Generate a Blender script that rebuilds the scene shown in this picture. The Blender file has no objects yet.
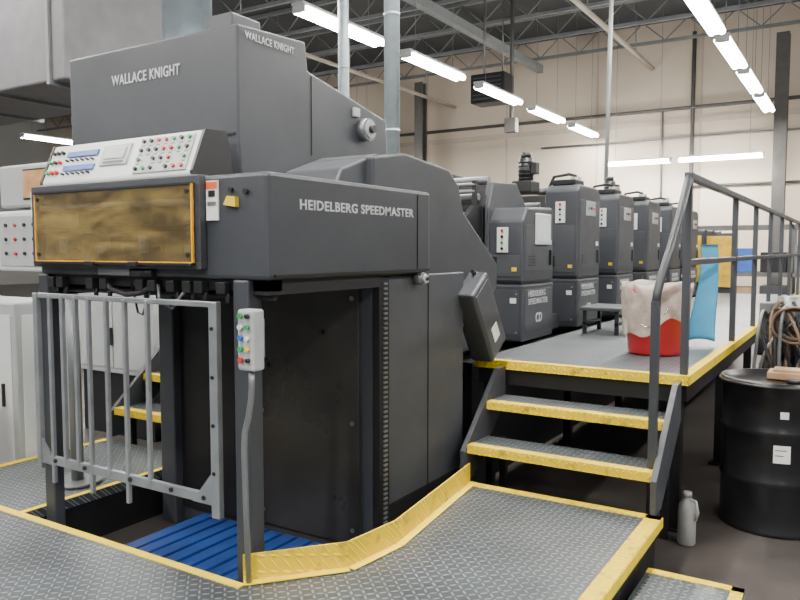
import bpy, bmesh, math, random
from mathutils import Vector, Matrix
random.seed(4)
rad=math.radians
# ---------------------------------------------------------------- materials
def nt(name):
    m=bpy.data.materials.new(name); m.use_nodes=True
    n=m.node_tree.nodes; l=m.node_tree.links
    return m,n,l,n["Principled BSDF"]
def mat(name,col,rough=.5,metal=0,noise=.12,scale=6,bump=0,emit=0,alpha=1,trans=0,bscale=60,coat=0,rvar=0):
    m,n,l,b=nt(name)
    b.inputs["Roughness"].default_value=rough; b.inputs["Metallic"].default_value=metal
    c=(*col,1)
    tc=n.new("ShaderNodeTexCoord"); nz=n.new("ShaderNodeTexNoise")
    nz.inputs["Scale"].default_value=scale; nz.inputs["Detail"].default_value=6
    l.new(tc.outputs["Object"],nz.inputs["Vector"])
    mr=n.new("ShaderNodeMapRange"); mr.inputs["From Min"].default_value=.3; mr.inputs["From Max"].default_value=.7
    mr.inputs["To Min"].default_value=1-noise; mr.inputs["To Max"].default_value=1+noise
    l.new(nz.outputs["Fac"],mr.inputs["Value"])
    mx=n.new("ShaderNodeVectorMath"); mx.operation='SCALE'; mx.inputs[0].default_value=col
    l.new(mr.outputs[0],mx.inputs["Scale"]); l.new(mx.outputs[0],b.inputs["Base Color"])
    if rvar:
        r2=n.new("ShaderNodeMapRange"); r2.inputs["From Min"].default_value=.3; r2.inputs["From Max"].default_value=.7
        r2.inputs["To Min"].default_value=rough-rvar; r2.inputs["To Max"].default_value=rough+rvar
        n4=n.new("ShaderNodeTexNoise"); n4.inputs["Scale"].default_value=2.2; n4.inputs["Detail"].default_value=8; n4.inputs["Roughness"].default_value=.7
        l.new(tc.outputs["Object"],n4.inputs["Vector"]); l.new(n4.outputs["Fac"],r2.inputs["Value"]); l.new(r2.outputs[0],b.inputs["Roughness"])
    if emit:
        b.inputs["Emission Color"].default_value=c; b.inputs["Emission Strength"].default_value=emit
    if trans: b.inputs["Transmission Weight"].default_value=trans
    if coat: b.inputs["Coat Weight"].default_value=coat
    b.inputs["Alpha"].default_value=alpha
    if bump:
        n2=n.new("ShaderNodeTexNoise"); n2.inputs["Scale"].default_value=bscale; n2.inputs["Detail"].default_value=4
        l.new(tc.outputs["Object"],n2.inputs["Vector"])
        bp=n.new("ShaderNodeBump"); bp.inputs["Strength"].default_value=bump; bp.inputs["Distance"].default_value=.01
        l.new(n2.outputs["Fac"],bp.inputs["Height"]); l.new(bp.outputs[0],b.inputs["Normal"])
    return m
def tread(name,col,hi,s=.034,rough=.4,metal=.5,wear=None):
    m,n,l,b=nt(name)
    b.inputs["Roughness"].default_value=rough; b.inputs["Metallic"].default_value=metal
    tc=n.new("ShaderNodeTexCoord"); sep=n.new("ShaderNodeSeparateXYZ")
    l.new(tc.outputs["Object"],sep.inputs[0])
    def M(op,a,bb=None,c=None):
        x=n.new("ShaderNodeMath"); x.operation=op
        for i,v in enumerate((a,bb,c)):
            if v is None: continue
            if isinstance(v,(int,float)): x.inputs[i].default_value=v
            else: l.new(v,x.inputs[i])
        return x.outputs[0]
    px=M('DIVIDE',M('ADD',sep.outputs[0],0),s); py=M('DIVIDE',M('ADD',sep.outputs[1],sep.outputs[2]),s)
    cx=M('FLOOR',px); cy=M('FLOOR',py)
    fx=M('SUBTRACT',M('SUBTRACT',px,cx),.5); fy=M('SUBTRACT',M('SUBTRACT',py,cy),.5)
    par=M('MODULO',M('ABSOLUTE',M('ADD',cx,cy)),2)
    sg=M('SUBTRACT',M('MULTIPLY',par,2),1)
    sfy=M('MULTIPLY',sg,fy)
    u=M('MULTIPLY',M('ADD',fx,sfy),.707); v=M('MULTIPLY',M('SUBTRACT',fx,sfy),.707)
    e=M('ADD',M('POWER',M('DIVIDE',M('ABSOLUTE',u),.5),2),M('POWER',M('DIVIDE',M('ABSOLUTE',v),.17),2))
    h=M('SUBTRACT',1,M('MINIMUM',e,1))
    nz=n.new("ShaderNodeTexNoise"); nz.inputs["Scale"].default_value=2.3; nz.inputs["Detail"].default_value=8
    l.new(tc.outputs["Object"],nz.inputs["Vector"])
    mr=n.new("ShaderNodeMapRange"); mr.inputs["From Min"].default_value=.3; mr.inputs["From Max"].default_value=.7
    mr.inputs["To Min"].default_value=.72 if wear is None else .90; mr.inputs["To Max"].default_value=1.22 if wear is None else 1.06
    l.new(nz.outputs["Fac"],mr.inputs["Value"])
    mix=n.new("ShaderNodeMix"); mix.data_type='RGBA'
    mix.inputs[6].default_value=(*col,1); mix.inputs[7].default_value=(*hi,1)
    l.new(M('MINIMUM',M('MULTIPLY',h,2),1),mix.inputs[0])
    out=mix.outputs[2]
    if wear:
        n3=n.new("ShaderNodeTexNoise"); n3.inputs["Scale"].default_value=14; n3.inputs["Detail"].default_value=8
        l.new(tc.outputs["Object"],n3.inputs["Vector"])
        r3=n.new("ShaderNodeMapRange"); r3.inputs["From Min"].default_value=.58; r3.inputs["From Max"].default_value=.70
        r3.inputs["To Max"].default_value=.6
        l.new(n3.outputs["Fac"],r3.inputs["Value"])
        m3=n.new("ShaderNodeMix"); m3.data_type='RGBA'; m3.inputs[7].default_value=(*wear,1)
        l.new(out,m3.inputs[6]); l.new(r3.outputs[0],m3.inputs[0]); out=m3.outputs[2]
    sc=n.new("ShaderNodeVectorMath"); sc.operation='SCALE'
    l.new(out,sc.inputs[0]); l.new(mr.outputs[0],sc.inputs["Scale"]); l.new(sc.outputs[0],b.inputs["Base Color"])
    bp=n.new("ShaderNodeBump"); bp.inputs["Strength"].default_value=.85; bp.inputs["Distance"].default_value=.005
    l.new(h,bp.inputs["Height"]); l.new(bp.outputs[0],b.inputs["Normal"])
    return m
PRESS=mat("press_paint",(.040,.044,.053),.46,.05,.12,3,.05,rvar=.08)
PRESS2=mat("press_paint_light",(.052,.057,.067),.48,.05,.12,3,.05,rvar=.08)
DARK=mat("dark_steel",(.012,.012,.014),.5,.3,.2,5)
PANEL=mat("brown_steel_plate",(.050,.046,.041),.32,.5,.3,2.5,rvar=.1)
BLACK=mat("black_plastic",(.010,.010,.011),.4)
RUB=mat("black_rubber",(.012,.012,.013),.75)
WHITE=mat("white_enamel",(.60,.62,.62),.4,0,.05)
LGREY=mat("light_grey_enamel",(.36,.38,.385),.45,0,.06)
MGREY=mat("mid_grey_steel",(.20,.21,.22),.4,.5,.15)
ALU=mat("aluminium",(.33,.35,.37),.40,.7,.15,8)
STEEL=mat("polished_steel",(.5,.5,.52),.2,1,.08)
GALV=mat("galvanised_duct",(.36,.42,.45),.4,.35,.1,12)
YEL=tread("yellow_tread_paint",(.76,.53,.0),(.95,.70,.0),.034,.65,0,(.20,.15,.03))
YELP=mat("yellow_paint",(.86,.62,.0),.65,0,.10,10)
DECK=tread("diamond_plate",(.088,.102,.112),(.27,.30,.32),.034,.36,.45)
def amber():
    m,n,l,b=nt("amber_acrylic")
    tc=n.new("ShaderNodeTexCoord"); mp=n.new("ShaderNodeMapping"); mp.inputs["Scale"].default_value=(1,1,3.2); mp.inputs["Rotation"].default_value=(0,.5,0)
    nz=n.new("ShaderNodeTexNoise"); nz.inputs["Scale"].default_value=3.0; nz.inputs["Detail"].default_value=9; nz.inputs["Roughness"].default_value=.68; nz.inputs["Distortion"].default_value=.8
    l.new(tc.outputs["Object"],mp.inputs[0]); l.new(mp.outputs[0],nz.inputs["Vector"])
    cr=n.new("ShaderNodeValToRGB"); cr.color_ramp.elements[0].position=.40; cr.color_ramp.elements[0].color=(.085,.058,.016,1)
    cr.color_ramp.elements[1].position=.68; cr.color_ramp.elements[1].color=(.36,.25,.075,1)
    l.new(nz.outputs["Fac"],cr.inputs[0]); l.new(cr.outputs[0],b.inputs["Base Color"])
    b.inputs["Roughness"].default_value=.06; b.inputs["Alpha"].default_value=.58; b.inputs["Coat Weight"].default_value=1.0
    return m
AMBER=amber()
EDGEAMB=mat("amber_edge",(.75,.36,.01),.3)
AMBER2=mat("amber_guard",(.62,.42,.05),.2,0,.2,7)
BLUE=mat("blue_slats",(.008,.04,.19),.4,0,.2)
BTNR=mat("red_button",(.5,.02,.02),.35); BTNG=mat("green_button",(.02,.28,.08),.35); BTNB=mat("blue_label",(.03,.10,.42),.4)
BTNY=mat("yellow_button",(.7,.5,.03),.35); ORG=mat("orange_label",(.75,.12,.03),.5)
PAPER=mat("paper_label",(.75,.75,.72),.7)
ROLL=mat("stained_roller",(.40,.30,.15),.5,0,.6,9)
TXT=mat("silver_lettering",(.50,.52,.54),.4,0,.02)
SCR=mat("screen_glass",(.55,.62,.62),.15,0,.1,emit=.4)
SCR2=mat("screen_amber",(.40,.22,.10),.15,0,.3,20,emit=.4)
RED=mat("red_plastic",(.42,.012,.016),.4,0,.1)
BAG=mat("bin_liner_plastic",(.60,.55,.48),.3,0,.25,14,.9,alpha=.62,bscale=22)
BOARD=mat("light_blue_sheet",(.14,.46,.66),.7,0,.1,5)
DRUM=mat("black_drum_paint",(.010,.010,.012),.3,.1,.2)
TAN=mat("tan_card",(.35,.22,.12),.7,0,.2)
HDPE=mat("white_jug_plastic",(.34,.34,.33),.5,0,.05)
TUBE=mat("fluorescent_tube",(1,.97,.9),.5,emit=70)
HOSE=mat("hose_brown",(.16,.10,.06),.6,0,.3)
def concrete():
    m,n,l,b=nt("concrete_floor"); tc=n.new("ShaderNodeTexCoord")
    nz=n.new("ShaderNodeTexNoise"); nz.inputs["Scale"].default_value=1.2; nz.inputs["Detail"].default_value=10; nz.inputs["Roughness"].default_value=.7
    l.new(tc.outputs["Object"],nz.inputs["Vector"])
    cr=n.new("ShaderNodeValToRGB"); cr.color_ramp.elements[0].position=.3; cr.color_ramp.elements[0].color=(.030,.025,.023,1)
    cr.color_ramp.elements[1].position=.75; cr.color_ramp.elements[1].color=(.10,.088,.082,1)
    l.new(nz.outputs["Fac"],cr.inputs[0]); l.new(cr.outputs[0],b.inputs["Base Color"]); b.inputs["Roughness"].default_value=.33
    return m
CONC=concrete()
WALL=mat("beige_wall_paint",(.62,.53,.43),.8,0,.05,.5)
WALLT=mat("wall_trim_paint",(.50,.42,.35),.8,0,.05)
WALLL=mat("grey_wall_paint",(.38,.38,.37),.8,0,.08,.4)
CEIL=mat("ceiling_deck",(.035,.04,.045),.7,0,.15,1)
JOIST=mat("joist_paint",(.20,.215,.225),.6,0,.1)
DSTEEL=mat("dark_column_paint",(.10,.095,.09),.6)
# ---------------------------------------------------------------- builder
COL=bpy.context.scene.collection
def empty(name,parent=None):
    o=bpy.data.objects.new(name,None); COL.objects.link(o)
    if parent: o.parent=parent
    return o
class B:
    def __init__(s,name,parent=None): s.name=name; s.parent=parent; s.bm=bmesh.new(); s.m=[]
    def mi(s,m):
        if m not in s.m: s.m.append(m)
        return s.m.index(m)
    def add(s,t,m,bev=0,seg=2,M=None,recalc=True):
        if recalc: bmesh.ops.recalc_face_normals(t,faces=t.faces)
        if bev: bmesh.ops.bevel(t,geom=list(t.edges),offset=bev,segments=seg,profile=.5,affect='EDGES',clamp_overlap=True)
        i=s.mi(m)
        for f in t.faces: f.material_index=i
        if M is not None: bmesh.ops.transform(t,matrix=M,verts=t.verts)
        me=bpy.data.meshes.new("t"); t.to_mesh(me); t.free(); s.bm.from_mesh(me); bpy.data.meshes.remove(me)
        return s
    def box(s,x0,x1,y0,y1,z0,z1,m,bev=0,M=None):
        t=bmesh.new(); bmesh.ops.create_cube(t,size=1)
        for v in t.verts:
            v.co=Vector((x0+(v.co.x+.5)*(x1-x0),y0+(v.co.y+.5)*(y1-y0),z0+(v.co.z+.5)*(z1-z0)))
        return s.add(t,m,bev,M=M)
    def prism(s,ax,pts,a0,a1,m,bev=0,M=None):
        t=bmesh.new()
        def P(p,a):
            return {'x':(a,p[0],p[1]),'y':(p[0],a,p[1]),'z':(p[0],p[1],a)}[ax]
        A=[t.verts.new(P(p,a0)) for p in pts]; C=[t.verts.new(P(p,a1)) for p in pts]
        t.faces.new(A); t.faces.new(list(reversed(C))); n=len(pts)
        for i in range(n): t.faces.new((A[i],A[(i+1)%n],C[(i+1)%n],C[i]))
        return s.add(t,m,bev,M=M)
    def cyl(s,p0,p1,r,m,r2=None,seg=20):
        p0=Vector(p0);p1=Vector(p1); d=p1-p0; t=bmesh.new()
        bmesh.ops.create_cone(t,cap_ends=True,segments=seg,radius1=r,radius2=r if r2 is None else r2,depth=d.length)
        for f in t.faces: f.smooth=len(f.verts)==4
        M=Matrix.Translation((p0+p1)/2) @ d.to_track_quat('Z','Y').to_matrix().to_4x4()
        return s.add(t,m,M=M)
    def tube(s,pts,r,m,seg=10):
        pts=[Vector(p) for p in pts]; t=bmesh.new(); rings=[]; N=len(pts)
        prev=None
        for i,p in enumerate(pts):
            d=(pts[min(i+1,N-1)]-pts[max(i-1,0)]).normalized()
            if prev is None: u=d.orthogonal().normalized()
            else: u=(prev-d*prev.dot(d)).normalized()
            prev=u; v=d.cross(u)
            rings.append([t.verts.new(p+(u*math.cos(q)+v*math.sin(q))*r) for q in [2*math.pi*j/seg for j in range(seg)]])
        for a,b in zip(rings,rings[1:]):
            for j in range(seg):
                f=t.faces.new((a[j],a[(j+1)%seg],b[(j+1)%seg],b[j])); f.smooth=True
        t.faces.new(rings[0]); t.faces.new(rings[-1])
        return s.add(t,m)
    def lathe(s,cx,cy,prof,m,seg=36,fn=None,cap=True):
        t=bmesh.new(); R=[]
        for k,(r,z) in enumerate(prof):
            ring=[]
            for j in range(seg):
                a=2*math.pi*j/seg; rr,zz=(r,z) if fn is None else fn(r,z,a,k)
                ring.append(t.verts.new((cx+rr*math.cos(a),cy+rr*math.sin(a),zz)))
            R.append(ring)
        for a,b in zip(R,R[1:]):
            for j in range(seg):
                f=t.faces.new((a[j],a[(j+1)%seg],b[(j+1)%seg],b[j])); f.smooth=True
        if cap: t.faces.new(R[0]); t.faces.new(R[-1])
        return s.add(t,m)
    def btn(s,x,y,z,r,m,d='y',h=.012):
        if d=='y': s.cyl((x,y,z),(x,y-h,z),r,m,seg=14)
        else: s.cyl((x,y,z),(x+h,y,z),r,m,seg=14)
    def done(s):
        me=bpy.data.meshes.new(s.name); s.bm.to_mesh(me); s.bm.free()
        for m in s.m: me.materials.append(m)
        o=bpy.data.objects.new(s.name,me); COL.objects.link(o)
        if s.parent: o.parent=s.parent
        return o
def text(name,body,width,height,loc,face,m,parent,bold=.0):
    c=bpy.data.curves.new(name,'FONT'); c.body=body; c.size=.1; c.extrude=.0012; c.offset=bold; c.resolution_u=3; c.space_character=1.08; c.space_line=.95
    o=bpy.data.objects.new(name,c); COL.objects.link(o)
    bpy.context.view_layer.update()
    me=bpy.data.meshes.new_from_object(o); bpy.data.objects.remove(o)
    xs=[v.co.x for v in me.vertices]; ys_=[v.co.y for v in me.vertices]
    sx=width/(max(xs)-min(xs)); sy=height/(max(ys_)-min(ys_))
    me.transform(Matrix.Diagonal((sx,sy,1,1))@Matrix.Translation((-min(xs),-min(ys_),0)))
    R=Matrix.Rotation(rad(90),4,'X')
    if face=='x': R=Matrix.Rotation(rad(90),4,'Z')@R
    me.transform(Matrix.Translation(loc)@R)
    me.materials.clear(); me.materials.append(m)
    o=bpy.data.objects.new(name,me); COL.objects.link(o); o.parent=parent
    return o
# ---------------------------------------------------------------- room
YW=22.0; ZC=8.0; XL=-34
B("floor").box(XL,8,-6,YW,-.1,0,CONC).done()
B("wall_back").box(XL,8,YW,YW+.2,0,ZC,WALL).done()
b=B("trim_1")
for x in [-30+2.9*i for i in range(13)]: b.box(x-.03,x+.03,YW-.012,YW,0,ZC,WALLT)
b.box(XL,8,YW-.05,YW,5.15,5.3,WALLT)
b.done()
B("wall_left").box(XL-.2,XL,-6,YW,0,ZC,WALLL).done()
B("ceiling").box(XL,8,-6,YW,ZC,ZC+.1,CEIL).done()
b=B("roof_joists")
for k in range(14):
    y=-4.5+2.0*k
    b.box(XL,8,y-.05,y+.05,ZC-.09,ZC,JOIST); b.box(XL,8,y-.04,y+.04,ZC-.68,ZC-.60,JOIST)
    if y>6:
        x=XL+1
        up=False
        while x<7:
            b.cyl((x,y,ZC-.62 if up else ZC-.08),(x+.6,y,ZC-.08 if up else ZC-.62),.018,JOIST,seg=5); up=not up; x+=.6
for x in (-26,-17,-8.6,.5):
    b.box(x-.09,x+.09,-6,YW,ZC-.95,ZC-.72,JOIST)
b.done()
def hcol(b,x,y):
    b.box(x-.15,x+.15,y-.15,y-.12,0,ZC-.95,DSTEEL); b.box(x-.15,x+.15,y+.12,y+.15,0,ZC-.95,DSTEEL); b.box(x-.012,x+.012,y-.12,y+.12,0,ZC-.95,DSTEEL); b.box(x-.22,x+.22,y-.22,y+.22,0,.03,DSTEEL)
for i,(x,y) in enumerate([(-1.85,21.2),(-12.4,21.2),(-18.5,16)]):
    b=B("steel_column") ; hcol(b,x,y); b.done()
b=B("wall_conduit")
b.cyl((-4.1,YW-.1,.2),(-4.1,YW-.1,7.6),.055,DSTEEL); b.cyl((-14,YW-.13,5.55),(6,YW-.13,5.55),.05,DSTEEL); b.cyl((-8.5,YW-.09,4.75),(6,YW-.09,4.75),.028,MGREY)
b.cyl((-4.9,YW-.1,3.0),(-4.9,YW-.1,5.6),.03,MGREY); b.box(-5.1,-4.7,YW-.2,YW-.001,2.6,3.1,MGREY,.01)
b.cyl((-4.1,YW-.1,3.4),(-1,YW-.1,3.4),.03,DSTEEL)
b.done()
PP=mat("pipe_paint",(.42,.38,.31),.5)
b=B("sprinkler_pipe")
b.cyl((-30,9.5,6.6),(7,9.5,6.6),.05,PP); b.cyl((-5.2,-5,6.75),(-5.2,21.9,6.75),.06,PP); b.cyl((-11.5,-5,6.3),(-11.5,21.9,6.3),.05,PP)
for x in range(-28,7,4): b.cyl((x,9.5,6.6),(x,9.5,ZC),.012,MGREY,seg=6)
for y in range(-4,21,4): b.cyl((-5.2,y,6.75),(-5.2,y,ZC),.012,MGREY,seg=6); b.cyl((-11.5,y,6.3),(-11.5,y,ZC),.012,MGREY,seg=6)
b.done()
def fixture(x,y,z,along='y',L=2.0,P=60,name="fluorescent_light"):
    e=B(name); w=.11; h=L/2
    if along=='y':
        e.box(x-w,x+w,y-h-.05,y+h+.05,z,z+.05,WHITE,.01)
        for dx in(-.075,.075): e.cyl((x+dx,y-h,z-.05),(x+dx,y+h,z-.05),.050,TUBE,seg=10)
        for dy in(-h,h): e.box(x-w,x+w,y+dy-.02,y+dy+.02,z-.09,z,WHITE)
        for dy in(-h*.7,h*.7): e.cyl((x,y+dy,z+.05),(x,y+dy,ZC),.006,MGREY,seg=5)
    else:
        e.box(x-h-.05,x+h+.05,y-w,y+w,z,z+.05,WHITE,.01)
        for dy in(-.075,.075): e.cyl((x-h,y+dy,z-.05),(x+h,y+dy,z-.05),.050,TUBE,seg=10)
        for dx in(-h,h): e.box(x+dx-.02,x+dx+.02,y-w,y+w,z-.09,z,WHITE)
        for dx in(-h*.7,h*.7): e.cyl((x+dx,y,z+.05),(x+dx,y,ZC),.006,MGREY,seg=5)
    o=e.done()
    if P:
        L_=bpy.data.lights.new("tube_light","AREA"); L_.shape='RECTANGLE'; L_.size=.22; L_.size_y=L; L_.energy=P; L_.color=(1,.96,.89)
        lo=bpy.data.objects.new("tube_light",L_); COL.objects.link(lo); lo.location=(x,y,z-.11)
        if along!='y': lo.rotation_euler=(0,0,rad(90))
        lo.parent=o
PW=125
for k in range(9): fixture(-6.75,-2.2+2.85*k,5.0,P=PW)
for k in range(10): fixture(-2.0,-3.6+2.5*k,5.0,P=PW*.8)
for k in range(7): fixture(2.8,-3.6+3.6*k,5.0,P=PW)
for k in range(6): fixture(-13.5,-2+4.2*k,5.0,P=PW*.7)
for k in range(5): fixture(-21,0+4.6*k,5.0,P=PW)
fixture(-5.3,20.8,4.05,'x',1.7,90); fixture(-3.2,20.8,4.05,'x',2.0,90)
# ---------------------------------------------------------------- low deck
Z0=.28; Z3=.91
poly=[(-4.52,.2),(-.8,.2),(-.8,3.78),(-1.87,3.78),(-1.75,2.78),(-1.79,2.46),(-2.07,2.12),(-3.58,2.12),(-3.58,3.3),(-4.52,3.3)]
b=B("diamond_plate_deck"); b.prism('z',poly,Z0-.05,Z0,DECK)
b.box(-4.42,-.83,.22,.27,0,Z0-.05,DARK); b.box(-.87,-.82,.25,3.7,0,Z0-.05,DARK)
b.box(-4.45,-4.40,.25,3.25,0,Z0-.05,DARK); b.box(-3.66,-3.6,2.1,3.25,0,Z0-.05,DARK); b.box(-3.6,-2.15,2.05,2.1,0,Z0-.05,DARK)
b.box(-1.86,-.85,3.70,3.75,0,Z0-.05,DARK)
def strip(b,p,q,w,z,m,h=.004):
    p=Vector((*p,0));q=Vector((*q,0)); d=(q-p).normalized(); n=Vector((-d.y,d.x,0))*w
    b.prism('z',[(p.x,p.y),(q.x,q.y),((q+n).x,(q+n).y),((p+n).x,(p+n).y)],z,z+h,m)
strip(b,(-4.52,2.12),(-2.05,2.12),-.04,Z0,YELP)
strip(b,(-3.58,2.12),(-3.58,3.3),.035,Z0,YELP)
strip(b,(-4.52,.2),(-4.52,3.3),-.05,Z0,YELP)
strip(b,(-.8,.2),(-.8,3.78),.075,Z0,YEL); b.box(-.803,-.797,.2,3.78,Z0-.05,Z0,YELP)
strip(b,(-1.87,3.78),(-.8,3.78),-.06,Z0,YEL)
b.done()
b=B("yellow_toe_board")
kp=[(-2.07,2.13),(-1.79,2.46),(-1.75,2.78),(-1.87,3.77)]
for p,q in zip(kp,kp[1:]):
    p=Vector((*p,0));q=Vector((*q,0)); d=(q-p).normalized(); n=Vector((-d.y,d.x,0))*.008
    b.prism('z',[(p.x,p.y),(q.x,q.y),((q+n).x,(q+n).y),((p+n).x,(p+n).y)],Z0+.004,Z0+.115,YEL)
    n=Vector((d.y,-d.x,0))*.04
    b.prism('z',[(p.x,p.y),(q.x,q.y),((q+n).x,(q+n).y),((p+n).x,(p+n).y)],Z0+.0045,Z0+.008,YELP)
b.done()
b=B("yellow_edged_step")
b.box(-.79,-.38,1.6,3.46,.09,.14,DECK); strip(b,(-.38,1.6),(-.38,3.46),.05,.14,YEL); strip(b,(-.79,3.46),(-.38,3.46),-.05,.14,YEL)
b.box(-.77,-.42,3.38,3.44,0,.09,DARK); b.box(-.77,-.42,1.62,1.68,0,.09,DARK); b.box(-.46,-.40,1.62,3.44,0,.09,DARK)
b.done()
b=B("blue_slatted_pallet")
x=-3.16
while x<-2.02:
    b.box(x,x+.078,2.29,2.95,.085,.11,BLUE,.004); x+=.1
for y in(2.31,2.58,2.86): b.box(-3.16,-1.99,y,y+.08,0.0,.085,BLUE)
b.done()
# ---------------------------------------------------------------- stairs
def stairs(name,x0,x1,yb):
    b=B(name)
    for k,(y,z) in enumerate([(yb+.04,.49),(yb+.30,.70)]):
        b.box(x0,x1,y,y+.26,z-.035,z,DECK)
        b.box(x0,x1,y-.012,y+.055,z-.045,z+.004,YEL)
    for x in (x0-.03,x1):
        b.prism('x',[(yb+.0,Z0+.008),(yb+.12,Z0+.008),(yb+.565,.66),(yb+.565,.88),(yb+.46,.88),(yb-.0,.46)],x,x+.03,PRESS2)
    for y in(yb+.1,yb+.42):
        for x in (x0+.01,x1-.05): b.box(x,x+.04,y+.04,y+.08,0,.45,DARK)
    b.done()
stairs("steel_stairs",-1.9,-.86,3.76)
stairs("steel_stairs",-4.50,-3.66,3.33)
def walkway(name,x0,x1,y0,y1):
    b=B(name)
    b.box(x0,x1,y0,y1,Z3-.045,Z3,DECK)
    b.box(x0,x1,y0-.012,y0+.05,Z3-.05,Z3+.004,YEL)
    R=x1>-2; xs=x1 if R else x0
    b.box(xs-.05 if R else xs,xs+.006 if R else xs+.05,y0,y1,Z3-.05,Z3+.005,YEL)
    b.box(x0+.02,x1-.03,y0+.01,y0+.05,Z3-.15,Z3-.05,DARK)
    b.box(xs-.06 if R else xs+.01,xs-.01 if R else xs+.06,y0+.03,y1,Z3-.15,Z3-.05,DARK)
    y=y0+.05
    while y<y1:
        for x in(x0+.04,x1-.1): b.box(x,x+.06,y,y+.06,0,Z3-.05,DARK); b.box(x-.03,x+.09,y-.03,y+.09,0,.012,DARK)
        y+=1.55
    b.done()
walkway("press_walkway",-2.12,-.8,4.34,13.2)
walkway("press_walkway",-4.50,-3.95,3.93,13.2)
b=B("guard_railing")
XR=-.83; zt=2.03; zm=1.55
ys=[4.38,6.2,7.5,8.8,10.1,11.4,13.1]
for y in ys: b.box(XR-.02,XR+.02,y-.02,y+.02,Z3+.006,zt,PRESS)
b.box(XR-.022,XR+.022,4.36,13.12,zt-.02,zt+.022,PRESS,.006); b.box(XR-.018,XR+.018,4.38,13.1,zm-.018,zm+.018,PRESS,.005)
b.box(-.90,-.86,3.86,3.90,.49+.005,1.36,PRESS)
b.tube([(-.88,3.88,1.34),(-.877,3.89,1.40),(-.865,3.94,1.50),(-.85,4.04,1.62),(-.84,4.20,1.80),(-.83,4.38,2.03)],.022,PRESS)
b.done()
# ---------------------------------------------------------------- PRESS
press=empty("offset_printing_press")
b=B("delivery_housing",press)
b.box(-3.45,-1.95,2.17,3.44,1.50,1.925,PRESS,.018)
b.box(-1.952,-1.946,3.30,3.305,1.52,1.90,DARK)
b.box(-1.955,-1.943,2.2,3.42,1.512,1.522,DARK)
body=[(3.0,0.0),(3.0,2.07),(3.3,2.12),(3.78,2.08),(3.90,2.0),(3.97,1.84),(4.45,1.53),(4.45,1.38),(4.25,1.22),(3.95,1.15),(3.95,0)]
b.prism('x',body,-3.5,-2.02,PRESS,.012)
b.box(-2.02,-2.0,3.10,3.93,.32,1.49,PRESS2,.008); b.box(-2.021,-1.996,3.50,3.505,.32,1.49,DARK)
b.box(-2.02,-1.995,3.06,3.94,.20,.32,DARK)
b.box(-2.03,-1.985,3.0,3.09,.15,1.49,DARK,.004)
for i in range(52):
    z=.2+i*.0245; b.box(-1.986,-1.976,3.03,3.06,z,z+.010,MGREY)
b.box(-2.78,-2.10,2.985,3.0,.12,1.44,PANEL,.005)
for x in(-2.74,-2.14):
    for z in (.2,.75,1.38): b.btn(x,2.985,z,.012,MGREY,'y',.006)
b.btn(-2.70,2.985,1.0,.012,BLACK); b.btn(-2.33,2.985,1.2,.012,BLACK); b.box(-2.42,-2.30,2.983,2.987,1.30,1.305,BLACK)
b.box(-3.45,-2.82,2.985,3.0,.1,1.46,DARK)
b.box(-2.84,-2.80,2.95,3.0,.05,1.48,PRESS)
b.box(-3.42,-1.98,2.20,2.28,1.455,1.5,DARK); b.box(-2.08,-1.98,2.2,3.0,1.44,1.5,DARK); b.box(-3.46,-3.38,2.2,3.0,1.40,1.5,DARK)
b.cyl((-3.4,2.26,1.43),(-2.0,2.26,1.43),.016,DARK)
for x in (-3.35,-3.28,-3.05,-2.95,-2.7,-2.62,-2.5,-2.4,-2.33,-2.2):
    b.cyl((x,2.2,1.47),(x+.02,2.18,1.40),.011,BLACK,seg=8); b.box(x-.03,x+.02,2.16,2.2,1.44,1.49,DARK,.004)
b.tube([(-2.95,2.18,1.47),(-2.9,2.17,1.44),(-2.8,2.17,1.42),(-2.7,2.17,1.43),(-2.62,2.18,1.47)],.012,RUB)
b.tube([(-2.6,2.18,1.47),(-2.58,2.17,1.40),(-2.5,2.17,1.37),(-2.45,2.17,1.42),(-2.4,2.18,1.47)],.007,MGREY)
b.tube([(-2.8,2.2,1.47),(-2.75,2.19,1.34),(-2.72,2.19,1.33),(-2.66,2.2,1.47)],.005,STEEL)
b.box(-2.98,-2.76,2.155,2.17,1.505,1.54,MGREY,.005); b.cyl((-2.74,2.16,1.52),(-2.6,2.16,1.52),.018,BLACK)
b.box(-2.145,-2.06,2.17,2.25,0,1.5,PRESS,.008); b.box(-3.50,-3.42,2.19,2.25,0,1.5,PRESS,.008)
b.box(-3.50,-3.38,2.93,3.0,0,1.5,PRESS,.008)
b.cyl((-2.0,3.36,1.47),(-1.94,3.36,1.47),.033,MGREY); b.cyl((-1.94,3.36,1.47),(-1.925,3.36,1.47),.024,LGREY); b.cyl((-1.93,3.36,1.47),(-1.915,3.36,1.47),.010,BLACK)
b.done()
text("lettering_side","HEIDELBERG SPEEDMASTER",.90,.042,(-1.9485,2.36,1.785),'x',TXT,press,.0018)
b=B("slanted_guard_box",press)
M=Matrix.Translation((0,4.05,1.49))@Matrix.Rotation(rad(-56),4,'X')
b.box(-2.05,-1.90,0,.52,-.24,-.0,PRESS,.015,M=M); b.box(-1.902,-1.896,.03,.49,-.22,-.02,PRESS2,.003,M=M)
b.box(-1.897,-1.892,.32,.42,-.16,-.08,PAPER,M=M)
b.cyl((-1.98,4.15,1.46),(-1.98,4.0,1.49),.012,DARK)
b.done()
b=B("operator_console",press)
CX0,CX1=-3.40,-2.37
b.prism('x',[(2.165,1.928),(2.165,1.945),(2.24,2.125),(2.36,2.13),(2.40,1.928)],CX0,CX1,WHITE,.006)
for a,c in((CX1,CX1+.015),(CX0-.015,CX0)): b.prism('x',[(2.163,1.935),(2.163,1.950),(2.239,2.127),(2.362,2.134),(2.40,1.935)],a,c,BLACK)
def cpos(t): return 2.160+.075*t, 1.945+.18*t
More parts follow.
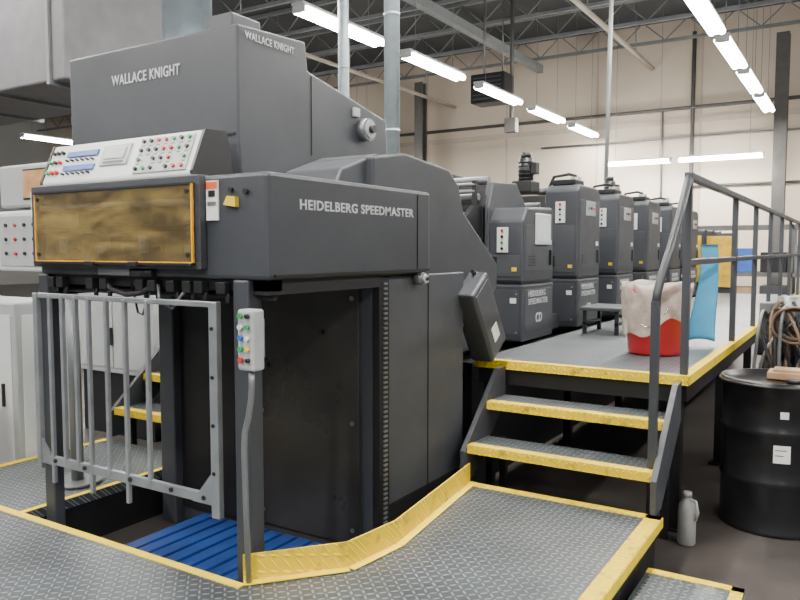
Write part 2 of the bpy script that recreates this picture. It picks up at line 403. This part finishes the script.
def cbtn(x,t,r,m):
    y,z=cpos(t); b.cyl((x,y+.005,z),(x,y-.012,z+.005),r,m,seg=12)
def cpl(x0,x1,t0,t1,m,h=.004):
    y0,z0=cpos(t0);y1,z1=cpos(t1)
    b.prism('x',[(y0-h,z0),(y1-h,z1),(y1+.004,z1),(y0+.004,z0)],x0,x1,m)
for x in (-3.37,-3.335,-3.30): cbtn(x,.78,.0085,BLACK); cbtn(x,.52,.0085,[BTNG,BLACK,BTNR][int((x+3.37)/.034)%3]); cbtn(x,.24,.010,BTNR if x>-3.34 else BTNG)
cpl(-3.26,-3.03,.66,.80,BTNB); cpl(-3.26,-3.03,.28,.42,BTNB)
for i in range(6): cbtn(-3.245+i*.038,.54,.005,BLACK); cbtn(-3.245+i*.038,.18,.005,BLACK)
cpl(-2.99,-2.80,.34,.86,LGREY); cpl(-2.965,-2.825,.50,.76,MGREY,.008); cpl(-2.965,-2.825,.38,.44,BLACK,.006)
cols=[BLACK,BTNR,BTNG,BLACK,BTNG,BLACK,BTNR,BLACK]
cpl(-2.735,-2.40,.06,.92,LGREY,.002)
for i in range(7):
    for j,t in enumerate((.84,.61,.38,.15)):
        if (i in(1,5) and j==2) or (i==3 and j==3): continue
        cbtn(-2.715+i*.048,t,.0085,cols[(i*3+j*5)%8])
        if j<3: cpl(-2.726+i*.048,-2.704+i*.048,t-.115,t-.09,BLACK,.003)
b.done()
b=B("front_guard_window",press)
b.box(-3.44,-2.28,2.13,2.165,1.885,1.925,PRESS,.004); b.box(-3.44,-2.28,2.13,2.165,1.540,1.572,PRESS,.004)
b.box(-3.44,-3.38,2.13,2.165,1.57,1.89,PRESS,.003); b.box(-2.315,-2.28,2.13,2.165,1.57,1.89,PRESS,.003)
b.box(-3.385,-2.31,2.112,2.118,1.570,1.888,AMBER,.002)
for q in ((-3.388,-3.381,1.568,1.89),(-2.313,-2.306,1.568,1.89)): b.box(q[0],q[1],2.110,2.120,q[2],q[3],EDGEAMB)
b.box(-3.385,-2.31,2.110,2.120,1.566,1.571,EDGEAMB)
for x in(-3.36,-2.335):
    for z in(1.60,1.86): b.btn(x,2.112,z,.009,BLACK,'y',.006)
b.box(-3.38,-2.315,2.158,2.166,1.572,1.885,ROLL)
for k in range(11): b.box(-3.34+.095*k,-3.29+.095*k,2.140,2.158,1.59+.015*(k%3),1.64+.04*(k%2),[MGREY,PAPER,BLACK][k%3],.004)
b.cyl((-3.38,2.146,1.71),(-2.32,2.146,1.71),.011,BLACK); b.cyl((-3.38,2.146,1.82),(-2.32,2.146,1.82),.014,WHITE)
b.box(-3.1,-2.6,2.150,2.158,1.735,1.80,DARK)
b.box(-3.40,-2.31,2.106,2.130,1.556,1.566,BLACK); b.box(-3.40,-2.31,2.106,2.130,1.886,1.894,BLACK)
for x in(-3.0,-2.7): b.box(x,x+.06,2.10,2.13,1.550,1.570,BLACK,.003)
b.box(-2.275,-2.21,2.16,2.168,1.74,1.90,PAPER); b.box(-2.272,-2.213,2.157,2.162,1.868,1.895,ORG)
b.box(-2.265,-2.22,2.157,2.162,1.80,1.815,MGREY); b.box(-2.26,-2.225,2.157,2.162,1.835,1.86,BLACK)
b.prism('y',[(-2.17,1.80),(-2.105,1.79),(-2.105,1.83),(-2.15,1.835)],2.15,2.17,BTNY); b.btn(-2.06,2.168,1.85,.012,BLACK); b.btn(-2.14,2.168,1.86,.010,BLACK)
b.box(-3.46,-3.445,2.14,2.2,1.78,1.90,PAPER)
b.done()
b=B("dryer_hood",press)
b.prism('x',[(2.50,1.93),(2.48,2.10),(2.48,2.63),(2.96,2.66),(2.98,2.52),(3.70,2.38),(3.72,2.16),(3.72,2.05)],-3.62,-2.40,PRESS,.010)
b.box(-3.60,-2.42,2.474,2.482,2.14,2.15,DARK)
b.box(-2.40,-2.396,3.0,3.004,2.1,2.5,DARK)
b.cyl((-2.40,3.46,2.29),(-2.35,3.46,2.29),.062,MGREY,seg=28); b.cyl((-2.35,3.46,2.29),(-2.343,3.46,2.29),.048,LGREY,seg=28); b.cyl((-2.345,3.46,2.29),(-2.32,3.46,2.29),.022,BLACK)
b.box(-2.40,-2.38,3.36,3.41,2.35,2.40,LGREY,.004)
b.box(-2.33,-2.23,2.62,2.74,1.925,1.955,LGREY,.01)
b.prism('x',[(2.75,1.92),(2.80,2.0),(3.1,2.10),(3.4,2.0),(3.4,1.92)],-2.42,-2.06,PRESS2,.012)
b.box(-2.72,-2.55,2.6,2.8,2.65,2.74,PRESS,.01)
b.done()
text("lettering_hood_front","WALLACE KNIGHT",.50,.052,(-3.27,2.478,2.45),'y',TXT,press,.001)
text("lettering_hood_side","WALLACE KNIGHT",.34,.034,(-2.398,2.53,2.575),'x',TXT,press,.0005)
b=B("delivery_gate",press)
YG=2.165
b.box(-3.47,-2.22,YG-.02,YG,.56,.605,ALU,.004); b.box(-3.47,-2.22,YG-.02,YG,1.385,1.41,ALU,.004)
b.box(-3.47,-3.44,YG-.03,YG,.53,1.41,ALU,.004); b.box(-2.25,-2.205,YG-.03,YG,.51,1.41,ALU,.004)
for x in(-3.36,-3.26,-3.16,-3.06,-2.93,-2.80,-2.65): b.box(x,x+.019,YG-.024,YG-.004,.47 if x in(-3.36,-3.06,-2.80) else .58,1.40,ALU,.003)
b.prism('y',[(-2.25,.56),(-2.25,.70),(-2.37,.56)],YG-.022,YG-.01,ALU); b.prism('y',[(-3.44,.56),(-3.44,.68),(-3.33,.56)],YG-.022,YG-.01,ALU)
for x in (-3.45,-3.33,-3.1,-2.77,-2.5,-2.3): b.btn(x,YG-.02,.585,.010,DARK,'y',.008)
for z in (.7,.9,1.1,1.3): b.btn(-2.23,YG-.03,z,.008,DARK,'y',.005)
b.done()
b=B("push_button_box",press)
b.box(-2.055,-1.97,2.10,2.165,1.15,1.39,LGREY,.010); b.box(-2.06,-1.98,2.165,2.175,1.2,1.35,MGREY)
for i,m in enumerate([BTNG,WHITE,BTNB,BTNG,BTNR]): b.btn(-2.032,2.10,1.365-i*.043,.011,m,'y',.014)
for i,m in enumerate([BLACK,BTNG,WHITE,BTNY,BLACK]): b.btn(-1.996,2.10,1.365-i*.043,.009,m,'y',.014)
b.tube([(-2.01,2.13,1.16),(-2.01,2.13,1.08),(-2.015,2.13,1.03),(-2.03,2.13,.96),(-2.05,2.13,.90),(-2.055,2.13,.82),(-2.05,2.13,.6),(-2.04,2.13,.29)],.012,MGREY)
b.done()
b=B("press_base",press)
b.box(-3.85,-2.42,3.95,12.6,0,1.20,DARK,.01)
b.box(-2.43,-2.20,4.45,12.5,0,.86,DARK); b.box(-2.43,-2.30,4.34,12.5,.92,1.05,PRESS,.008)
b.box(-3.8,-2.48,4.3,5.1,1.2,1.62,DARK,.02)
for k in range(6): b.cyl((-3.8,4.5+.12*k,1.64+.05*k),(-2.46,4.5+.12*k,1.64+.05*k),.018,MGREY if k%2 else DARK,seg=12)
for x in (-2.5,-3.8): b.prism('x',[(4.5,1.2),(4.5,1.6),(5.0,1.95),(5.2,1.95),(5.2,1.2)],x,x+.04,DARK)
for z in(2.06,2.11): b.cyl((-3.7,5.05,z),(-2.48,5.05,z),.014,MGREY,seg=10)
for x in(-3.6,-3.2,-2.8,-2.5): b.box(x,x+.03,5.04,5.07,1.9,2.14,DARK)
b.done()
def unit(i,y0):
    u=B("printing_unit",press)
    h=2.14
    u.prism('x',[(y0-.02,1.0),(y0-.02,h-.18),(y0+.06,h-.02),(y0+.5,h),(y0+.72,h-.18),(y0+.78,1.0)],-3.8,-2.42,DARK,.015)
    for x in(-3.86,-2.46): u.prism('x',[(y0-.02,1.0),(y0-.02,h-.2),(y0+.06,h),(y0+.5,h+.02),(y0+.76,h-.2),(y0+.84,1.0)],x,x+.06,PRESS,.01)
    u.cyl((-3.8,y0+.12,h+.02),(-2.47,y0+.12,h+.02),.03,MGREY); u.cyl((-3.8,y0-.05,h-.12),(-2.47,y0-.05,h-.12),.025,MGREY)
    u.cyl((-3.8,y0-.10,h-.35),(-2.47,y0-.10,h-.35),.05,DARK); u.box(-3.78,-2.47,y0-.07,y0-.02,1.45,1.72,PRESS,.01)
    for k in range(8): u.box(-3.7+.15*k,-3.62+.15*k,y0-.08,y0-.065,1.5,1.66,MGREY)
    u.box(-2.6,-2.34,y0+.70,y0+1.15,.92,1.12,DARK,.01)
    u.box(-3.8,-2.46,y0+.8,y0+1.17,1.2,1.42,DARK,.01)
    u.done()
    c=B("unit_cabinet",press)
    top=1.94 if i==0 else 2.20
    x0,x1=-2.44,-2.13; ya,yb=y0,y0+.64
    c.box(x0,x1,ya,yb,.93,1.36,PRESS,.014)
    if i==0:
        c.prism('x',[(ya,1.375),(ya,1.84),(ya+.08,1.94),(yb-.04,1.96),(yb,1.92),(yb,1.375)],x0,x1,PRESS,.018)
    else: c.prism('x',[(ya,1.375),(ya,top-.05),(ya+.05,top),(yb-.08,top),(yb,top-.06),(yb,1.375)],x0,x1,PRESS,.018)
    c.box(x0+.02,x1-.012,ya+.01,yb-.01,1.35,1.385,DARK)
    c.box(x1-.002,x1+.004,ya+.04,yb-.05,.98,1.32,PRESS2,.003); c.box(x1-.002,x1+.004,ya+.04,yb-.05,1.46,top-.13,PRESS2,.003)
    c.box(x0+.03,x1-.03,ya-.004,ya+.002,1.42,top-.36,PRESS2,.003); c.box(x0+.03,x1-.03,ya-.004,ya+.002,.98,1.32,PRESS2,.003)
    c.box(x1+.002,x1+.02,yb-.11,yb-.07,1.50,1.62,BLACK,.004)
    for k in range(4): c.box(x1+.003,x1+.008,ya+.10,ya+.24,1.50+.022*k,1.508+.022*k,BLACK)
    c.box(x0+.05,x0+.10,ya-.012,ya-.003,1.47,1.57,BLACK,.003); c.box(x1-.09,x1-.05,ya-.007,ya-.003,1.46,1.49,BTNY); c.box(x1-.10,x1-.05,ya-.007,ya-.003,1.22,1.26,PAPER)
    for zz in(1.0,1.29): c.btn(x0+.05,ya-.003,zz,.008,MGREY,'y',.005); c.btn(x1-.05,ya-.003,zz,.008,MGREY,'y',.005)
    c.box(x1+.003,x1+.007,yb-.14,yb-.07,1.66,1.70,PAPER)
    c.box(x0+.10,x0+.19,ya-.012,ya+.002,top-.34,top-.15,WHITE,.004)
    for k,m in enumerate([BTNR,BLACK,BTNG,BLACK]): c.btn(x0+.145,ya-.012,top-.175-.045*k,.011,m,'y',.01)
    c.btn(x0+.06,ya,1.12,.016,BLACK)
    if i==0:
        c.box(x1+.003,x1+.03,ya+.22,ya+.50,1.66,1.90,WHITE,.008); c.box(x1+.029,x1+.032,ya+.25,ya+.47,1.69,1.87,SCR)
    else:
        c.box(-2.40,-2.18,ya+.05,ya+.30,2.20,2.25,DARK,.01); c.cyl((-2.3,ya+.42,2.2),(-2.3,ya+.42,2.30),.05,MGREY)
        c.box(x1+.003,x1+.014,ya+.2,ya+.45,1.93,2.06,LGREY,.004)
        for q in range(3): c.btn(x1+.014,ya+.25+.07*q,2.0,.014,[BTNG,BLACK,BTNR][q],'x',.01)
        c.tube([(-2.3,ya+.42,2.28),(-2.3,ya+.42,2.31),(-2.36,ya+.40,2.33),(-2.5,ya+.38,2.31),(-2.6,ya+.38,2.1)],.015,RUB)
    c.done()
    text("unit_lettering","HEIDELBERG\nSPEEDMASTER",.40,.105,(x1+.006,ya+.10,1.205),'x',TXT,press,.001)
    text("unit_mark","CD",.13,.075,(x1+.006,ya+.25,1.06),'x',TXT,press,.002)
ysu=[5.15+1.25*k for k in range(6)]
for i,y in enumerate(ysu): unit(i,y)
b=B("drive_motor",press)
for y in (6.05,8.6):
    b.box(-2.62,-2.44,y,y+.22,2.12,2.22,BLACK,.01); b.cyl((-2.53,y+.11,2.22),(-2.53,y+.11,2.42),.065,BLACK); b.cyl((-2.53,y+.11,2.42),(-2.53,y+.11,2.47),.045,BLACK); b.box(-2.47,-2.42,y+.07,y+.15,2.28,2.38,BLACK,.006)
    for k in range(5): b.cyl((-2.53,y+.11,2.24+.035*k),(-2.53,y+.11,2.25+.035*k),.070,DARK)
b.done()
b=B("sheet_feeder",press)
b.box(-3.8,-2.16,12.75,14.3,0,1.95,PRESS,.03); b.box(-2.9,-2.20,12.70,12.76,.95,1.1,DARK)
b.box(-2.17,-2.14,12.85,14.2,1.1,1.85,AMBER2,.005); b.box(-2.9,-2.20,12.72,12.755,1.1,1.85,AMBER2,.005)
b.box(-2.15,-1.75,13.3,13.34,1.0,1.85,AMBER2,.005); b.box(-2.16,-1.74,13.34,13.38,0,1.9,PRESS)
for y in(12.8,13.5,14.2): b.box(-2.16,-2.13,y,y+.04,1.0,1.95,PRESS)
b.done()
b=B("ink_pipe_run",press)
b.cyl((-3.0,5.3,2.24),(-3.0,12.3,2.24),.025,DARK)
for y in ysu: b.box(-3.05,-2.95,y+.3,y+.34,2.12,2.26,DARK)
b.done()
def duct(name,x,y,z0,r,m=GALV,z1=ZC,parent=None):
    d=B(name,parent); d.cyl((x,y,z0),(x,y,z1),r,m,seg=32)
    d.cyl((x,y,z0),(x,y,z0+.04),r*1.2,m,seg=32)
    z=z0+.9
    while z<z1-.1: d.cyl((x,y,z),(x,y,z+.025),r*1.05,m,seg=32); z+=.9
    d.done()
duct("hood_exhaust_duct",-3.12,2.85,2.665,.13,parent=press)
duct("dryer_exhaust_duct",-3.20,5.02,1.65,.062,parent=press)
duct("exhaust_duct",-4.9,6.7,0,.06)
b=B("support_pole"); b.cyl((-3.05,10.3,2.30),(-2.95,10.2,ZC),.028,LGREY); b.cyl((-3.05,10.3,2.27),(-3.05,10.3,2.32),.07,LGREY); b.done()
b=B("overhead_air_duct")
b.box(-9.5,-5.9,4.0,5.1,3.1,4.6,mat("duct_grey",(.14,.14,.15),.6),.02)
for x in(-9,-8,-7,-6.1): b.box(x-.02,x+.02,3.97,5.13,3.07,4.63,MGREY)
for x in (-9.3,-7.5,-6.1): b.cyl((x,4.5,4.6),(x,4.5,ZC),.015,MGREY,seg=6)
b.done()
b=B("unit_heater")
b.box(-8.3,-7.4,16.6,17.2,5.2,5.9,DARK,.03)
for k in range(6): b.box(-8.22,-7.48,16.57,16.6,5.28+.1*k,5.31+.1*k,PRESS)
for x in(-8.1,-7.6): b.cyl((x,16.95,5.9),(x,16.95,ZC),.02,MGREY,seg=6)
b.cyl((-7.55,17.4,4.6),(-7.55,17.4,ZC),.05,DSTEEL); b.box(-7.7,-7.4,17.3,17.5,4.55,4.9,DSTEEL,.01)
b.done()
# ---------------------------------------------------------------- left items
b=B("operator_monitor")
b.cyl((-3.80,2.58,Z0+.002),(-3.80,2.58,1.5),.035,MGREY); b.cyl((-3.80,2.58,Z0+.002),(-3.80,2.58,Z0+.02),.14,MGREY)
b.box(-4.25,-3.53,2.42,2.72,1.50,1.84,WHITE,.012)
b.box(-4.22,-3.56,2.414,2.42,1.53,1.81,LGREY)
for i in range(7):
    for z in(1.60,1.68,1.76): b.btn(-4.15+i*.09,2.414,z,.010,[BLACK,DARK,BLACK,BTNR][(i*3+int(z*100))%4],'y',.01)
b.box(-4.25,-3.58,2.44,2.66,1.86,2.10,LGREY,.015); b.box(-4.0,-3.74,2.43,2.442,1.91,2.06,SCR2); b.box(-4.0,-3.9,2.5,2.6,1.83,1.87,MGREY)
b.box(-4.01,-3.73,2.436,2.441,1.90,2.07,BLACK); b.cyl((-3.66,2.445,2.04),(-3.66,2.42,2.04),.012,BTNR)
b.done()
b=B("electrical_cabinet"); b.box(-5.5,-4.58,2.7,3.1,0.0,1.28,LGREY,.012); b.box(-4.582,-4.575,2.74,3.06,.1,1.2,WHITE,.003); b.box(-5.45,-4.63,2.694,2.7,.1,1.2,WHITE,.003); b.box(-4.73,-4.71,2.68,2.694,.6,.75,BLACK); b.done()
b=B("ink_cabinet"); b.box(-6.0,-4.95,4.1,4.6,0.55,1.3,LGREY,.012); b.box(-5.95,-5.0,4.13,4.57,0,.55,DARK); b.box(-5.95,-5.48,4.09,4.1,.6,1.25,LGREY,.003); b.box(-5.46,-5.0,4.09,4.1,.6,1.25,LGREY,.003); b.box(-5.50,-5.47,4.07,4.09,.8,.95,BLACK)
b.done()
b=B("steel_canister"); b.lathe(-4.72,2.45,[(.15,0),(.16,.02),(.16,.62),(.15,.70),(.10,.76),(.05,.78)],mat("canister_brown",(.12,.08,.04),.4,.4),28); b.cyl((-4.72,2.45,.78),(-4.72,2.45,.84),.03,MGREY); b.done()
for (x,y,w,d,h) in [(-12,10,2.5,1.6,1.9),(-15,5,2.2,1.5,2.1),(-9.5,6.5,1.4,1.0,1.6)]:
    b=B("background_press_cabinet"); b.box(x,x+w,y,y+d,0,h,LGREY,.03); b.box(x+.1,x+w-.1,y-.02,y,.2,h*.5,PRESS,.01); b.box(x+.1,x+w-.1,y-.02,y,h*.55,h-.1,WHITE,.01); b.box(x+w-.02,x+w+.01,y+.1,y+d-.1,.2,h-.2,PRESS,.01); b.done()
# ---------------------------------------------------------------- walkway items
b=B("red_waste_bin")
cx,cy=-1.18,5.22; z=Z3+.002
b.lathe(cx,cy,[(.170,z),(.182,z+.02),(.208,z+.42),(.218,z+.425),(.218,z+.45),(.198,z+.45),(.19,z+.40),(.16,z+.05)],RED,40)
def crumple(r,zz,a,k):
    w=.008*math.sin(a*9+k*1.3)+.006*math.sin(a*17+k*2.1)+.005*math.sin(a*5-k)
    return r+w, zz+.012*math.sin(a*4+k)+((.085*math.sin(a*1.0+1.2)+.03*math.sin(a*5)) if k in(0,1) else 0)
b.lathe(cx,cy,[(.214,z+.20),(.219,z+.26),(.222,z+.34),(.226,z+.40),(.230,z+.45),(.220,z+.485),(.20,z+.48),(.188,z+.43),(.17,z+.36),(.14,z+.30)],BAG,96,fn=crumple,cap=False)
b.tube([(cx+.215*math.cos(a),cy+.215*math.sin(a),z+.40-.20*math.sin((a+2.4)/1.6*math.pi)) for a in [-2.4+.1*i for i in range(17)]],.004,STEEL,seg=6)
b.done()
b=B("step_stool")
sx,sy=-1.83,6.35
b.box(sx-.18,sx+.16,sy-.25,sy+.25,Z3+.20,Z3+.23,PRESS,.006)
for dx in(-.16,.11):
    for dy in(-.22,.19): b.box(sx+dx,sx+dx+.03,sy+dy,sy+dy+.03,Z3+.002,Z3+.2,DARK)
    b.box(sx+dx,sx+dx+.03,sy-.22,sy+.22,Z3+.08,Z3+.10,DARK)
b.done()
b=B("light_blue_sheet")
t=bmesh.new(); nx,nz=18,22; g=[]
for i in range(nz+1):
    row=[]
    for j in range(nx+1):
        s=j/nx; v=i/nz
        w=.10+.10*v**1.5
        x=XR-.06-w+w*s+.008*math.sin(v*5); zz=1.66-.72*v
        y=5.72+.05*v+.02*math.sin(s*4+1)*v+.10*s
        row.append(t.verts.new((x,y,zz+.02*math.sin(s*3)*v)))
    g.append(row)
for i in range(nz):
    for j in range(nx):
        f=t.faces.new((g[i][j],g[i][j+1],g[i+1][j+1],g[i+1][j])); f.smooth=True
bmesh.ops.solidify(t,geom=list(t.faces),thickness=.006)
b.add(t,BOARD); b.done()
# ---------------------------------------------------------------- right items
b=B("steel_drum")
dx,dy=-.40,4.85; R=.29
pr=[(R-.02,0),(R+.004,.0),(R+.004,.02),(R-.002,.03),(R-.002,.28),(R+.008,.295),(R-.002,.31),(R-.002,.57),(R+.008,.585),(R-.002,.60),(R-.002,.83),(R+.012,.84),(R+.012,.875),(R-.012,.875),(R-.016,.855),(.02,.855)]
b.lathe(dx,dy,pr,DRUM,56)
b.tube([(dx+(R+.014)*math.cos(a),dy+(R+.014)*math.sin(a),.855) for a in [i*2*math.pi/40 for i in range(41)]],.009,BLACK,8)
def curved(a0,n,z0,z1,m,off=.001):
    t=bmesh.new(); L=[]
    for a in [a0+.05*i for i in range(n)]:
        L.append([t.verts.new((dx+(R+off)*math.cos(a),dy+(R+off)*math.sin(a),q)) for q in(z0,z1)])
    for p,q in zip(L,L[1:]): t.faces.new((p[0],q[0],q[1],p[1]))
    b.add(t,m,recalc=False)
curved(-1.50,7,.43,.53,PAPER); curved(-1.47,5,.50,.505,BLACK,.002); curved(-1.47,4,.47,.475,BLACK,.002); curved(-1.40,4,.68,.72,PAPER)
b.cyl((dx+.1,dy-.1,.856),(dx+.1,dy-.1,.88),.04,DARK)
b.done()
b=B("cardboard_tray"); b.box(dx-.05,dx+.2,dy-.02,dy+.16,.858,.90,TAN,.006); b.box(dx-.02,dx+.18,dy,dy+.14,.90,.915,TAN); b.done()
b=B("plastic_jug")
jx,jy=-.765,4.22
b.lathe(jx,jy,[(.040,0),(.048,.01),(.048,.18),(.044,.22),(.025,.255),(.02,.27),(.024,.27),(.024,.295),(.01,.298)],HDPE,24)
b.tube([(jx+.02,jy-.02,.262),(jx+.050,jy-.03,.255),(jx+.062,jy-.035,.20),(jx+.050,jy-.03,.15)],.008,HDPE,8)
b.done()
b=B("ink_pump_station")
px,py=-.42,6.1
b.box(px-.26,px+.35,py-.25,py+.3,.0,.10,DARK,.01); b.cyl((px-.05,py,.1),(px-.05,py,.85),.12,PRESS); b.box(px-.22,px+.25,py-.15,py+.15,.85,1.0,PRESS,.02)
b.cyl((px,py,1.0),(px,py,1.28),.09,MGREY); b.cyl((px+.15,py,1.0),(px+.15,py,1.2),.05,BTNY); b.box(px-.2,px-.08,py-.14,py-.05,1.0,1.24,MGREY,.01)
b.cyl((px+.25,py-.1,1.0),(px+.25,py-.1,1.6),.02,DARK)
for k in range(22):
    a=random.uniform(0,6.28); p0=Vector((px+.18*math.cos(a),py-.05+.12*math.sin(a),1.05+.15*random.random()))
    p1=Vector((px-.30+.75*random.random(),py-.5+.25*random.random(),.85+.75*random.random())); p2=Vector((px-.25+.55*random.random(),py-.35,.3*random.random()+.1))
    pts=[]
    for i in range(17):
        tt=i/16; pts.append(p0*(1-tt)**2+p1*2*tt*(1-tt)+p2*tt*tt)
    b.tube(pts,.012,[HOSE,RUB,MGREY,RUB][k%4],8)
for k in range(3):
    pts=[(px+.05+(.12+.012*k)*math.cos(a),py-.30-.03*k,1.10+(.10+.012*k)*math.sin(a)) for a in [i*2*math.pi/28 for i in range(29)]]
    b.tube(pts,.010,[HOSE,RUB][k%2],8)
b.done()
for nme,x,y,w,d,h,m in [("background_cabinet",-.1,9.0,1.2,1.0,1.7,DARK),("background_cabinet",.8,13,2,1.2,1.9,PRESS),("background_cabinet",-.6,15.5,1.2,1.2,1.5,DARK)]:
    b=B(nme); b.box(x,x+w,y,y+d,.06,h,m,.02); b.box(x+.06,x+w-.06,y-.015,y,.15,h*.5,PRESS2,.006); b.box(x+.06,x+w-.06,y-.015,y,h*.53,h-.08,PRESS2,.006); b.box(x+.05,x+w-.05,y+.05,y+d-.05,0,.06,DARK); b.box(x+w*.5-.02,x+w*.5+.02,y-.035,y-.015,h*.6,h*.75,BLACK); b.done()
b=B("pallet_rack")
for x in(-3.6,-1.4,.8,3.0):
    for y in(19.0,20.0): b.box(x,x+.08,y,y+.08,0,2.2,DSTEEL)
for z in(1.0,2.1):
    for y in(19.0,20.0): b.box(-3.6,3.08,y,y+.06,z,z+.1,DSTEEL)
for i in range(9):
    x=-3.4+.7*i; b.box(x,x+.55,19.1,19.9,1.1,1.1+.4+.25*random.random(),[TAN,BTNB,DARK,MGREY][i%4],.01)
    b.box(x,x+.55,19.1,19.9,0,.6+.2*random.random(),[DARK,TAN,PRESS,LGREY][i%4],.01)
b.done()
# ---------------------------------------------------------------- world & camera
w=bpy.data.worlds.new("world"); bpy.context.scene.world=w; w.use_nodes=True
w.node_tree.nodes["Background"].inputs[0].default_value=(.85,.92,1,1); w.node_tree.nodes["Background"].inputs[1].default_value=.36
cam=bpy.data.cameras.new("camera"); cam.sensor_width=36; cam.lens=33.3; cam.clip_start=.05
co=bpy.data.objects.new("camera",cam); COL.objects.link(co); co.location=(0,0,1.62); co.rotation_euler=(rad(86.13),0,rad(31.9))
bpy.context.scene.camera=co
